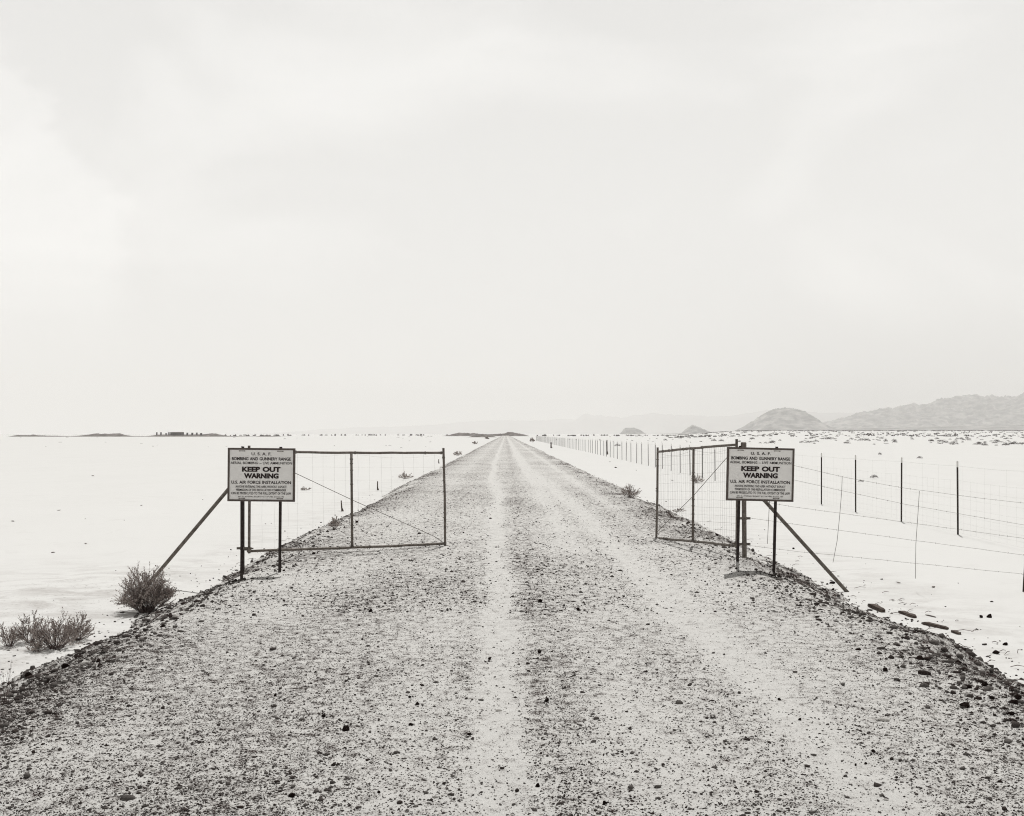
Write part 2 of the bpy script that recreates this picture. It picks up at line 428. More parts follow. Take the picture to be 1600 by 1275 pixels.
hill('hills', 8000, 1500, [(1250, 676), (1275, 662), (1290, 659.5), (1310, 656), (1325, 653), (1335, 650), (1345, 645), (1360, 643), (1380, 640), (1400, 639), (1415, 635), (1421, 632), (1428, 636), (1440, 637), (1452, 631), (1465, 626), (1478, 624), (1490, 620), (1510, 618.5), (1530, 619), (1560, 619), (1575, 621), (1590, 617), (1620, 615), (1700, 610), (1800, 622), (1950, 640), (2100, 678)], 2, 32, 800, 240, M_hill, 11, .32, sharp=1.1)
hill('hills', 5200, 900, [(1040, 678), (1130, 674.5), (1200, 672.0), (1300, 670), (1400, 668), (1500, 666), (1620, 664), (1900, 664), (2100, 678)], 2, 2, 300, 60, M_hill, 17, .05, sharp=1.3)
hill('hills', 5200, 160, [(1066, 678), (1070, 672), (1076, 667), (1082, 663.2), (1088, 665.5), (1096, 669), (1106, 673), (1118, 678)], 0, 4, 90, 40, M_hill, 23, .15)
hill('hills', 5600, 160, [(970, 678), (974, 671), (977, 668.3), (990, 668), (994, 669.5), (1001, 672), (1008, 678)], 0, 2, 90, 40, M_hill, 29, .12)
hill('hills', 17000, 2500, [(860, 678), (880, 665), (900, 656), (914, 646.5), (922, 648), (945, 651), (975, 653), (990, 650), (1005, 647), (1025, 645.5), (1045, 648), (1075, 649), (1105, 651), (1140, 650), (1165, 646), (1200, 641), (1290, 645), (1340, 645), (1400, 655), (1500, 678)], 2, 30, 400, 90, M_far, 37, .2)
hill('hills', 19000, 2500, [(420, 678), (500, 671), (560, 668), (640, 666), (700, 662), (740, 658), (780, 656), (830, 658), (880, 654), (960, 660), (1050, 678)], 2, 30, 300, 60, M_far, 41, .2)
# low dark berms on the flat
def berm(Yd, depth, prof, seed, base=PZ, amp=.25, nx=260):
    hill('hills', Yd, depth, prof, base, amp, nx, 20, M_berm, seed, .12)
berm(760, 14, [(24, 683), (26, 679.5), (30, 679.8), (48, 680), (52, 679), (60, 680.2), (90, 681), (110, 681.6), (130, 681.5), (150, 680.5), (165, 679.5), (188, 679.5), (195, 681.4), (230, 681.5), (260, 680.5), (310, 680.5), (345, 681.2), (400, 682), (408, 681), (420, 680.6), (432, 681.6), (450, 682.6)], 51, amp=.3)
berm(900, 18, [(122, 681), (140, 678.8), (148, 677.3), (152, 676.8), (158, 678.2), (164, 677.2), (170, 678), (178, 677.2), (187, 676.9), (192, 679), (200, 681)], 53)
berm(900, 18, [(236, 681), (246, 679), (270, 678.6), (292, 678.8), (318, 678.6), (330, 676.9), (337, 677.2), (346, 679.6), (354, 681)], 54)
berm(950, 22, [(692, 681), (700, 680), (708, 678), (716, 676), (724, 676.2), (731, 676.4), (734, 677.2), (740, 676.4), (748, 677.6), (760, 678.5), (770, 678.2), (785, 677.4), (800, 677.5)], 55, amp=.6)
berm(620, 9, [(728, 684), (737, 681.5), (748, 681), (755, 679), (762, 680.8), (772, 681.8), (778, 683.5)], 56)
berm(950, 24, [(786, 680), (790, 676.2), (793, 674.8), (800, 675), (808, 676.6), (818, 678.4), (826, 681)], 57, amp=.4)
0 and berm(1500, 20, [(495, 680), (505, 679.2), (560, 679), (640, 679), (690, 679.4), (700, 680)], 58, amp=.3)

# ------------------------------------------------------------------ far built things on the left horizon
def far_block(px0, px1, pyt, pyb, Yd, name, label, cat, group=None, windows=0):
    a = P(px0, pyb, Yd); b = P(px1, pyt, Yd); w = b.x - a.x; h = b.z - a.z
    r = empty(name, (a.x + w / 2, Yd, a.z)); tag(r, label, cat, group)
    m = MB(); m.box((0, 0, h / 2), (w, w * .6 + .8, h)); m.build('wall', M_block, r)
    m = MB(); m.box((0, 0, h + .06), (w + .25, w * .6 + 1.0, .12)); m.build('roof', M_block, r)
    for i in range(windows):
        m = MB(); m.box((-w / 2 + (i + .5) * w / windows, -(w * .3 + .4) - .02, h * .5), (w / windows * .35, .1, h * .5)); m.build('opening', M_dark, r)
far_block(268, 285.5, 675.4, 680.4, 880, 'bunker', 'wide flat-topped block on the far left horizon, largest there', 'building', windows=5)
for i, (c, w, tp, lb) in enumerate([(245, 1.5, 675.6, 'small dark upright block at the far left horizon, leftmost of the row'), (251.5, 1.5, 675.6, 'small dark upright block at the far left horizon, second from the left'),
        (259.5, 1.7, 677, 'low dark block just left of the far flat-topped building, the shorter one'), (264, 1.5, 675.5, 'tall dark block touching close on the left side of the far building'),
        (292.7, 2, 676.3, 'dark block first to the right of the far building'), (300.5, 2.4, 676.4, 'dark block second to the right of the far building'),
        (307.5, 1.9, 676.2, 'dark block third to the right of the far building'), (314.3, 2.6, 676.8, 'dark block beside the far low mound')]):
    far_block(c - w / 2, c + w / 2, tp, 680, 890, 'storage_block', lb, 'block', 'dark blocks on the far left horizon')

# ------------------------------------------------------------------ signs
TEXT = [('U. S. A. F.', 262, 40, 285, .018), ('BOMBING AND GUNNERY RANGE', 333, 43, 847, .022), ('AERIAL BOMBING -- LIVE AMMUNITION', 393, 36, 880, .004),
        ('KEEP OUT', 483, 64, 553, .05), ('WARNING', 577, 66, 498, .05), ('U.S. AIR FORCE INSTALLATION', 670, 42, 855, .02),
        ('ANYONE ENTERING THIS AREA WITHOUT EXPLICIT', 733, 32, 732, .005), ('PERMISSION OF THE INSTALLATION COMMANDER', 780, 32, 717, .005),
        ('CAN BE PROSECUTED TO THE FULL EXTENT OF THE LAW', 828, 34, 858, .005), ('SEC. 21, INTERNAL SECURITY ACT OF 1950, 50 U.S.C. 797', 877, 17, 660, .0)]
def lettering(parent):
    K = .78 / 965; vs_ = []; fs = []
    for s_, cy, hh, ww, off_ in TEXT:
        cu = bpy.data.curves.new('t', 'FONT'); cu.body = s_; cu.size = 1; cu.offset = off_; cu.extrude = .01
        cu.space_word = 1.25; cu.resolution_u = 4
        ob = bpy.data.objects.new('t', cu); COL.objects.link(ob)
        dg = bpy.context.evaluated_depsgraph_get(); me = bpy.data.meshes.new_from_object(ob.evaluated_get(dg))
        co = np.array([v_.co[:] for v_ in me.vertices]); lo = co.min(0); hi = co.max(0)
        sxx = ww * K / (hi[0] - lo[0]); syy = hh * K / .70
        n0 = len(vs_)
        for c in co:
            vs_.append(((c[0] - (lo[0] + hi[0]) / 2) * sxx, -.0125 - (c[2] + .01) * .05, (562 - cy) * K + (c[1] - .35) * syy))
        for p in me.polygons: fs.append(tuple(i + n0 for i in p.vertices))
        COL.objects.unlink(ob); bpy.data.objects.remove(ob); bpy.data.meshes.remove(me)
    m = MB(); m.v = vs_; m.f = fs
    return m.build('lettering', M_letter, parent)
def tpost_mb(h, foot=0., s=1.0):
    m = MB()
    m.box((0, 0, (h + foot) / 2 - foot), (.034 * s, .005, h + foot)); m.box((0, .019, (h + foot) / 2 - foot), (.005, .032, h + foot))
    k = .1
    while k < h - .1:
        m.box((0, -.005, k), (.010, .007, .018)); k += .055
    return m
def make_sign(cx, cz, Yd, roll, posts, label):
    root = empty('warning_sign', (cx, Yd, cz)); root.rotation_euler = (0, R(roll), 0)
    tag(root, label, 'sign', 'warning signs beside the gates')
    W, H = .78, .62
    m = MB(); m.box((0, 0, 0), (W - .02, .02, H - .02)); pan = m.build('panel', M_face, root)
    m = MB(); e = .022
    m.box((0, -.001, H / 2 - e / 2), (W, .030, e)); m.box((0, -.001, -H / 2 + e / 2), (W, .030, e))
    m.box((-W / 2 + e / 2, -.001, 0), (e, .030, H - 2 * e)); m.box((W / 2 - e / 2, -.001, 0), (e, .030, H - 2 * e))
    m.build('frame', M_frame, pan)
    lettering(pan)
    for (x, drop) in posts:
        m = tpost_mb(H / 2 + .016 + drop, .25)
        p = m.build('post', M_dark, root); p.location = (x, .014, -drop)
        for zz in (H / 2 - .035, -H / 2 + .035):
            b_ = MB(); b_.tube([(x - .028, -.017, zz), (x - .028, .03, zz)], .006, 8); b_.tube([(x + .028, -.017, zz), (x + .028, .03, zz)], .006, 8)
            b_.box((x, -.0135, zz), (.075, .004, .006)); b_.build('bolt', M_pipe, pan)
    return root
YS = 11.56
c0 = P(408.6, 741.8, YS); base = lambda px, py: P(px, py, YS)
s1_ = make_sign(c0.x, c0.z, YS, .55, [((378.5 - 408.6) / FP * YS, c0.z - base(378, 905).z), ((438.0 - 408.6) / FP * YS, c0.z - base(437, 897).z)],
                'keep out warning sign on two dark posts beside the left gate leaf')
c0 = P(1187.7, 741.2, YS)
s2_ = make_sign(c0.x, c0.z, YS, 1.35, [((1156 - 1187.7) / FP * YS, c0.z - base(1153, 880).z), ((1213.2 - 1187.7) / FP * YS, c0.z - base(1209, 903).z)],
                'keep out warning sign on two dark posts beside the right gate leaf, slightly tilted')

# ------------------------------------------------------------------ gates
def make_gate(corners, midt, label, grid_h, grid_v, cable, seed, sag):
    """corners: hinge top, hinge bottom, free top, free bottom (rail centre lines)"""
    ht, hb, ft, fb = [Vector(c) for c in corners]
    rnd = random.Random(seed)
    root = empty('gate', hb); tag(root, label, 'gate', 'gate leaves standing open')
    def L(p): return Vector(p) - hb
    rr_ = .0175
    def bend(a, b, dz, n=14):
        return [L(a.lerp(b, i / n)) + Vector((0, 0, dz * math.sin(math.pi * i / n) + rnd.uniform(-.003, .003))) for i in range(n + 1)]
    m = MB(); m.tube(bend(ht, ft, -sag), rr_, 10); m.build('rail', M_pipe, root, True)
    m = MB(); m.tube(bend(hb, fb, -sag * .6), rr_, 10); m.build('rail', M_pipe, root, True)
    for (a, b, e1, e2) in ((ht, hb, .075, .03), (ft, fb, .07, .03)):
        d = (a - b).normalized(); m = MB(); m.tube([L(b - d * e2), L(b), L(b.lerp(a, .5)) + Vector((rnd.uniform(-.008, .008), 0, 0)), L(a), L(a + d * e1)], rr_, 10); m.build('stile', M_pipe, root, True)
    mt, mbm = ht.lerp(ft, midt), hb.lerp(fb, midt)
    mt.z -= sag; mbm.z -= sag * .6
    m = MB(); m.tube([L(mbm), L(mt)], rr_, 10); m.build('stile', M_pipe, root, True)
    m = MB()
    def at(u_, v_): return hb.lerp(fb, u_).lerp(ht.lerp(ft, u_), v_)
    off_ = Vector((0, .02, 0))
    for i in range(1, grid_v):
        u_ = i / grid_v + rnd.uniform(-.15, .15) / grid_v
        b0 = rnd.uniform(-.012, .012)
        m.tube([L(at(u_ + (b0 if k % 2 else 0) * .3, k / 6)) + off_ for k in range(7)], .0008, 3, False)
    for v_ in grid_h:
        m.tube([L(at(k / 16, v_ + rnd.uniform(-.006, .006))) + off_ for k in range(17)], .0009, 3, False)
    # loose strand drooping under the top rail
    m.tube([L(at(k / 16, .985 - .045 * math.sin(math.pi * (k % 8) / 8))) + off_ for k in range(17)], .0012, 3, False)
    m.build('wire_mesh', M_wire if cable != 'kink' else M_mesh, root)
    m = MB()
    if cable == 'kink': pts = [ht, ht.lerp(fb, .5), at(.94, .085), fb]
    else: pts = [ht + Vector((0, 0, -.02)), ht.lerp(fb, .5) + Vector((0, 0, -.01)), fb + Vector((0, 0, .08))]
    m.tube([L(p) - Vector((0, .005, 0)) for p in pts], .0042, 6); m.build('brace_cable', M_wire, root)
    for i in range(28):
        m = MB(); k = rnd.random()
        u_, v_ = [(k, 1.0), (k, .0), (1.0, k), (midt, k)][i % 4]
        p = L(at(u_, v_)); 
        if i % 4 < 2: p.z -= sag * math.sin(math.pi * u_) * (1 if i % 4 == 0 else .6)
        d = (ft - ht).normalized() if i % 4 < 2 else Vector((0, 0, 1))
        m.tube([p - d * .007, p + d * .007], rr_ + .005, 8); m.build('wire_tie', M_wire, root)
    return root
YH = 13.0
YF = 14.42
left_gate = make_gate([P(389.3, 705.2, YH), P(389.3, 861.0, YH), P(693, 707.5, YF), P(695.5, 849.5, YF)], .5,
          'left leaf of the open pipe gate, swung across the road edge', [.13, .25, .36, .47, .58, .70, .84], 17, 'kink', 3, .008)
YR = 15.6
right_gate = make_gate([P(1151, 695.0, YH), P(1151, 853.0, YH), P(1027.5, 706.0, YR), P(1025.5, 840.5, YR)], .5,
          'right leaf of the open pipe gate, seen steeply from the side', [.08, .15, .22, .29, .37, .45, .54, .63, .73, .84, .93], 40, 'straight', 5, -.006)
# hinge fittings on each hinge stile
def hinge(root, hb, ht, side):
    for z_ in (.015, (ht - hb).z - .12):
        m = MB(); m.tube([(0, 0, z_ - .03), (0, 0, z_ + .035)], .030, 10); m.tube([(0, 0, z_), (side * .10, 0, z_ + .005)], .011, 8)
        m.tube([(-side * .03, 0, z_ + .02), (-side * .055, -.01, z_ + .02)], .010, 6)
        m.build('hinge', M_pipe, root)
hinge(left_gate, P(389.3, 861, YH), P(389.3, 705, YH), -1)
hinge(right_gate, P(1151, 853, YH), P(1151, 695, YH), 1)

# ------------------------------------------------------------------ gate posts with their braces
def gate_post(pb, top_z, rad, brace_top, brace_foot, mat, label, cap, lean=0.):
    root = empty('gate_post', pb); tag(root, label, 'post', 'braced gate posts')
    h = top_z - pb.z
    m = MB(); m.tube([(0, 0, -.3), (0, 0, 0), (lean * .5, 0, h * .5), (lean, 0, h)], rad, 14); m.build('pole', mat, root, True)
    if cap:
        m = MB(); m.tube([(lean, 0, h - .07), (lean, 0, h + .012)], rad * 1.22, 14); m.tube([(lean, 0, h + .012), (lean, 0, h + .02)], [rad * 1.22, rad * .7], 14); m.build('cap', mat, root, False)
    for z_ in ((h * .15,) if not cap else (h * .16, h * .375)):
        m = MB(); m.tube([(0, 0, z_ - .018), (0, 0, z_ + .018)], rad + .006, 14)
        m.box((rad + .022, 0, z_), (.05, .012, .03)); m.tube([(rad + .03, -.02, z_), (rad + .03, .02, z_)], .008, 6); m.box((-rad - .022, 0, z_), (.05, .012, .03)); m.build('clamp', M_pipe, root)
    m = MB(); a = brace_top - pb; b = brace_foot - pb
    m.tube([a, a.lerp(b, .5), b + (b - a).normalized() * .12], .024, 12); m.build('brace', M_brace, root, True)
    return root
pbL = P(378.8, 884, YH)
gate_post(pbL, P(378, 701.5, YH).z, .027, P(379, 738, YH + .03), P(222, 925, YH + .03), M_dark, 'dark left gate post hidden behind the sign post, braced to the left', False)
pbR = P(1163.3, 880, YH)
gate_post(pbR, P(1162, 693, YH).z, .030, P(1165, 749.5, YH + .03), P(1321, 922, YH + .03), M_pipe, 'capped grey right gate post behind the tilted sign, braced to the right', True, -.012)

# ------------------------------------------------------------------ cross fence of barbed wire at the right
def barbed(m, pts, rnd, r=.0016):
    m.tube(pts, r, 4, False)
    for a, b in zip(pts[:-1], pts[1:]):
        L_ = (b - a).length; n = max(1, int(L_ / .125))
        for i in range(n):
            p = a.lerp(b, (i + rnd.uniform(.3, .7)) / n); ang = rnd.uniform(0, 6.28)
            d = Vector((rnd.uniform(-.3, .3), math.cos(ang), math.sin(ang))) * .012
            m.tube([p - d, p + d], .0018, 3, False)
rnd = random.Random(4)
root = empty('barbed_wire_fence', P(1598, 958, 13.0)); OR = root.location.copy()
tag(root, 'nearest barbed wire fence running right from the capped gate post', 'fence')
rows = [(1167, 705, 1700, 798), (1167, 731, 1700, 833), (1168, 781, 1700, 849), (1168, 809, 1700, 876), (1168, 850, 1700, 902)]
# measured wire heights at the gate post and at the right edge
rows = [(1167, 705, 1240, 727, 1598, 786), (1167, 731, 1240, 750, 1598, 823), (1167, 779, 1240, 792, 1598, 841), (1168, 809, 1240, 819, 1598, 867), (1168, 852, 1240, 861, 1598, 897)]
YB = 13.02
for k, (xa, ya, xb, yb, xc, yc) in enumerate(rows):
    pts = []
    for i in range(31):
        x_ = xa + (1740 - xa) * i / 30
        if k < 2: y_ = np.interp(x_, [1167, 1240, 1315, 1410, 1500, 1598, 1740], [[705, 727, 745, 762, 774.5, 786, 800], [731, 750, 766.5, 787, 803, 820, 842]][k])
        else: y_ = np.interp(x_, [xa, xb, xc, 1740], [ya, yb, yc, yc + 16])
        pts.append(P(x_, float(y_), YB) - OR + Vector((0, 0, rnd.uniform(-.002, .002))))
    m = MB(); barbed(m, pts, rnd); m.build('wire', M_wire, root)
for pts in ([(1316, 744), (1315, 770), (1312, 806), (1308, 845), (1301.5, 879)], [(1436.5, 767), (1434.5, 800), (1431, 850), (1430.3, 904)], [(1205, 716), (1204, 745), (1202, 790), (1199, 850)]):
    m = MB(); m.tube([P(a, b, YB + .01) - OR for a, b in pts], .0032, 5); m.build('stay', M_wire, root)
m = tpost_mb(P(1600, 800, YB).z - P(1598, 958, YB).z + .45, .2, 1.1); m.build('post', M_dark, root).rotation_euler = (0, R(3.4), 0)
# ------------------------------------------------------------------ long fence parallel to the road at the right
froot = empty('wire_fence', (9.0, 20.25, PZ)); FO = froot.location.copy()
tag(froot, 'long wire fence on dark white-tipped posts running away at the right', 'fence')
m = tpost_mb(1.37, .25, 1.05); post0 = m.build('post', M_dark, froot)
m = MB(); m.box((0, 0, 1.37 + .062), (.036, .007, .124)); m.box((0, .018, 1.37 + .062), (.006, .032, .12)); tip0 = m.build('post_tip', M_white, post0)
posts = []
for k in range(-1, 97):
    y = 20.25 + 2.93 * k; x = 9.2 + road_c(y) + .02 * math.sin(k * 2.3); z = pz(x, y)
    if k == -1: po = post0
    else:
        po = post0.copy(); COL.objects.link(po); po.parent = froot
        ti = tip0.copy(); COL.objects.link(ti); ti.parent = po
    po.location = Vector((x, y, z)) - FO; po.rotation_euler = (R(rnd.uniform(-1.2, 1.2)), R(rnd.uniform(-.8, .8)), R(rnd.uniform(-6, 6)))
    posts.append(Vector((x, y, z)))
m = MB(); m2 = MB()
hs = [1.40, 1.10, .92, .74, .56, .40, .26, .14, .05]
for hh in hs:
    pts = []
    for a, b in zip(posts[:22], posts[1:23]):
        for j in range(3):
            p = a.lerp(b, j / 3); pts.append(p + Vector((-.012, 0, hh + rnd.uniform(-.006, .006) - (.015 if j else 0))) - FO)
    m.tube(pts, .0008 if hh < 1.3 else .0013, 3, False)
for a, b in zip(posts[:26], posts[1:27]):
    for j in range(1, 10):
        p = a.lerp(b, j / 10 + rnd.uniform(-.02, .02)); q = rnd.uniform(-.015, .015)
        m2.tube([p + Vector((-.012, q, .05)) - FO, p + Vector((-.012, -q, 1.10 if j % 3 else 1.40)) - FO], .0008, 3, False)
m.build('wire', M_mesh, froot); m2.build('wire_mesh', M_mesh, froot)

# ------------------------------------------------------------------ stakes on the flat
def stake(px, py, pyt, rad, lean, label, boards=False):
    p = GG(px, py); h = (py - pyt) / FP * p.y
    root = empty('wooden_stake', p); tag(root, label, 'stake', 'short stakes on the flat')
    m = MB(); m.tube([(0, 0, -.1), (0, 0, 0), (lean * h * .5, 0, h * .5), (lean * h, 0, h)], [rad * 1.1, rad * 1.1, rad, rad * .85], 7); m.build('shaft', M_wood, root)
    m = MB(); m.tube([(rad * .4, 0, 0), (rad * .6, 0, h * .12), (rad * .2, 0, h * .3)], [rad * 2.2, rad * 1.6, rad * .6], 6); m.build('footing', M_wood, root)
stake(534.5, 799, 782, .018, -.08, 'short leaning stake on the flat, nearest one behind the left gate')
stake(590, 766, 752, .022, .0, 'short stake on the flat seen between the two halves of the left gate')
stake(685.5, 724, 717.5, .03, .0, 'thin stake at the bank just left of the left gate free end')
stake(861, 700, 691, .09, .0, 'stubby marker post right of the road, farthest along it')
stake(948.5, 710, 687.5, .05, .0, 'tall dark stake in front of the distant fence posts')

# ------------------------------------------------------------------ shrubs
def shrub_mb(w, h, nst, seed, twigs=6, leaves=7, spread=1.0, leafsize=.011, upright=.0):
    r = random.Random(seed); S_ = MB(); V_ = []; F_ = []
    def leaf(p, d):
        s = leafsize * r.uniform(.6, 1.4); a = Vector((r.gauss(0, 1), r.gauss(0, 1), r.gauss(0, 1))).cross(d)
        if a.length < 1e-4: return
        a = a.normalized() * s * .33; d2 = (d + Vector((r.gauss(0, .5), r.gauss(0, .5), r.gauss(0, .5)))).normalized() * s
        n = len(V_); V_.extend([tuple(p - a * .3), tuple(p + d2 * .5 + a), tuple(p + d2), tuple(p + d2 * .5 - a)]); F_.append((n, n + 1, n + 2, n + 3))
    for i in range(nst):
        th = r.uniform(0, 2 * math.pi); q = math.sqrt(r.random())
        b = Vector((math.cos(th), math.sin(th), 0)) * w * .12 * r.random()
        tip = Vector((math.cos(th) * w * .5 * q * spread, math.sin(th) * w * .5 * q * spread, h * (math.sqrt(max(0.03, 1 - (q * .93) ** 2))) * r.uniform(.40, 1.0 + upright)))
        mid = b.lerp(tip, .5) + Vector((r.gauss(0, .04) * w, r.gauss(0, .04) * w, h * .04))
        pts = [b, b.lerp(mid, .55), mid, mid.lerp(tip, .5) + Vector((r.gauss(0, .02) * w, r.gauss(0, .02) * w, 0)), tip]
        rad0 = .0035 * (w / .6) ** .5
        S_.tube(pts, [rad0, rad0 * .8, rad0 * .6, rad0 * .45, rad0 * .25], 3, False)
        for j in range(twigs):
            t_ = r.uniform(.30, 1.0); seg = min(3, int(t_ * 4)); p = pts[seg].lerp(pts[seg + 1], t_ * 4 - seg)
            d = (pts[seg + 1] - pts[seg]).normalized() + Vector((r.gauss(0, .5), r.gauss(0, .5), r.gauss(.25, .35)))
            d.normalize(); L_ = h * r.uniform(.10, .24)
            e = p + d * L_; S_.tube([p, p.lerp(e, .5) + Vector((0, 0, L_ * .06)), e], [rad0 * .4, rad0 * .3, rad0 * .18], 3, False)
            for k in range(leaves):
                leaf(p.lerp(e, (k + r.random()) / leaves), d)
        for k in range(leaves): leaf(pts[3].lerp(tip, r.random()), (tip - mid).normalized())
    return S_, V_, F_
def shrub(px, py, wpx, hpx, nst, seed, label, name='shrub', group=None, **kw):
    p = GG(px, py); w = wpx / FP * p.y; h = hpx / FP * p.y
    root = empty(name, p - Vector((0, 0, .01))); tag(root, label, 'shrub', group)
    S_, V_, F_ = shrub_mb(w, h, nst, seed, **kw)
    S_.build('stems', M_stem, root)
    m = MB(); m.v = V_; m.f = F_; m.build('foliage', M_leaf, root)
    return root
shrub(229, 957, 82, 76, 150, 1, 'largest twiggy shrub at the foot of the left gate brace', twigs=9, leaves=8, leafsize=.017)
GC = 'low shrubs in the clump at the left edge'
shrub(88, 1013, 78, 56, 80, 2, 'tallest shrub of the dark clump at the left edge', group=GC, twigs=7, leaves=7, leafsize=.013, upright=.15)
shrub(122, 1000, 52, 40, 50, 3, 'right end shrub of the dark clump at the left edge', group=GC, twigs=7, leaves=7, leafsize=.013, upright=.15)
shrub(48, 1004, 52, 44, 40, 4, 'middle left shrub of the dark clump at the left edge', group=GC, twigs=7, leaves=7, leafsize=.013, upright=.2)
shrub(14, 1010, 46, 40, 40, 5, 'leftmost sparse shrub of the clump cut by the left edge', group=GC, twigs=6, leaves=6, leafsize=.012, upright=.2)
shrub(58, 1018, 30, 26, 26, 6, 'small low shrub at the front foot of the left edge clump', group=GC, twigs=6, leaves=6, leafsize=.011)
shrub(8, 1100, 34, 64, 14, 7, 'thin dry stalks at the bottom of the left bank', twigs=2, leaves=2, leafsize=.008, upright=.4)
for a in [(985, 777, 34, 22, 46, 8, 'shrub on the right bank left of the right gate leaf'), (1089, 755, 22, 15, 34, 9, 'round dark shrub seen through the right gate leaf'),
          (523, 826, 18, 20, 18, 10, 'small ragged plant on the left bank behind the gate'), (634, 748, 26, 11, 30, 11, 'low wide shrub on the bank seen through the left gate'),
          (715, 712, 13, 8, 22, 12, 'small round shrub on the left bank just past the gate'), (832, 691, 7, 7, 18, 13, 'upright shrub on the far right bank of the road'),
          (477, 766, 20, 6, 18, 14, 'flat pale shrub on the flat just right of the left sign'), (742, 694, 9, 5, 16, 15, 'far shrub on the left bank near the dark mounds'),
          (761, 686, 6, 3.5, 14, 16, 'farthest shrub on the left bank near the road end'), (1062, 800, 22, 9, 12, 17, 'flattened dark plant at the foot of the right gate leaf'),
          (1386, 898, 0, 0, 0, 0, '')]:
    if a[4]: shrub(*a[:7], twigs=6, leaves=5, leafsize=.022 * max(1, (CAMZ * FP / max(8, a[1] - 678)) / 25))

# shrubs over the right-hand flat: a few shapes copied as individuals
M_farshrub = simple('far_scrub_foliage', (.045, .036, .033), (.12, .10, .092), 2, .95)
protos = []
for s in range(6):
    r = random.Random(100 + s); V_ = []; F_ = []
    for i in range(260):
        th = r.uniform(0, 6.28); q = r.random() ** .6; hh = max(0, (1 - q * q)) ** .5 * r.uniform(.3, 1)
        c = Vector((math.cos(th) * q * .5, math.sin(th) * q * .5, hh * .9 * (1 + .25 * math.sin(3 * th + s)))); s_ = r.uniform(.03, .075)
        a = Vector((r.gauss(0, 1), r.gauss(0, 1), r.gauss(0, 1))).normalized() * s_; b = Vector((r.gauss(0, .6), r.gauss(0, .6), 1)).normalized() * s_ * 1.6
        n = len(V_); V_ += [tuple(c - a), tuple(c + a), tuple(c + b)]; F_.append((n, n + 1, n + 2))
    me = bpy.data.meshes.new('desert_shrub'); me.from_pydata(V_, [], F_); me.materials.append(M_farshrub); protos.append(me)
def far_shrub(x, y, w, h, label, group):
    o = bpy.data.objects.new('desert_shrub', rnd.choice(protos)); link(o)
    o.location = (x, y, pz(x, y) - .02 * h); o.scale = (w, w * .8, h); o.rotation_euler = (0, 0, rnd.uniform(0, 6.28))
    return tag(o, label, 'shrub', group)
GR = 'scrub scattered over the right-hand flat'
def fs_px(px, py, w, h, label):
    p = GG(px, py); return far_shrub(p.x, p.y, w / FP * p.y, h / FP * p.y, label, GR)
for a in [(1366, 747, 17, 6, 'pale shrub on the flat between the second and third near fence posts'), (1345, 753, 10, 3.5, 'flat dark tuft at the fence post right of the sign'),
          (1437, 716.5, 11, 4, 'small dark shrub alone on the flat above the third near fence post'), (1375, 711, 7, 5, 'small pale shrub alone on the open flat right of the sign'),
          (1477, 692.5, 12, 5, 'left one of the pair of dark shrubs right of centre of the scrub band'), (1490, 694.5, 16, 5.5, 'right one of the pair of dark shrubs in front of the scrub band'),
          (1528, 695, 17, 3, 'long flat shrub in front of the scrub band at the right'), (1384, 690.5, 8, 6, 'compact round shrub standing in front of the scrub band'),
          (1350, 689, 20, 5, 'wide dark shrub in front of the scrub band right of the sign'), (1295, 686.5, 26, 4, 'longest low shrub above the right sign'),
          (1270, 685, 14, 3.5, 'low shrub above the right end of the sign'), (965, 697, 13, 4, 'dark low shrub behind the far fence posts left of the right gate')]:
    fs_px(*a)
GS = 'small shrubs in the scrub band that nothing tells apart'
LS = 'small dark desert shrub in the scrub band across the right flat'
cnt = 0
while cnt < 250:
    px = 1010 + 640 * rnd.random() ** .8; t_ = rnd.random() ** 1.5; dens_ = .35 + .65 * (px - 1010) / 600
    if rnd.random() > dens_: continue
    py = 679.2 + 13 * t_ + .008 * (px - 1000) * t_
    Y = (CAMZ - PZ) * FP / (py - 678); x = (px - 800) / FP * Y
    w = rnd.uniform(2.5, 9) * (.5 + t_) / FP * Y * 1.0; w = min(w, 5.5)
    far_shrub(x, Y, w, min(w * rnd.uniform(.25, .5), 1.5), LS, GS); cnt += 1
GL = 'small tufts on the open flat'
for i in range(26):
    px = rnd.uniform(865, 1080); py = rnd.uniform(680, 692); p = GG(px, py)
    far_shrub(p.x, p.y, rnd.uniform(2, 5) / FP * p.y, rnd.uniform(.8, 1.6) / FP * p.y, 'tiny dark tuft on the flat behind the distant fence posts', GL)
for i in range(34):
    px = rnd.uniform(0, 690) if i % 3 else rnd.uniform(560, 680); py = 682 + 18 * rnd.random() ** 1.6; p = GG(px, py)
    far_shrub(p.x, p.y, rnd.uniform(2, 6) / FP * p.y, rnd.uniform(.4, 1.0) / FP * p.y, 'tiny flat tuft on the white flat left of the road', 'small tufts on the left flat')

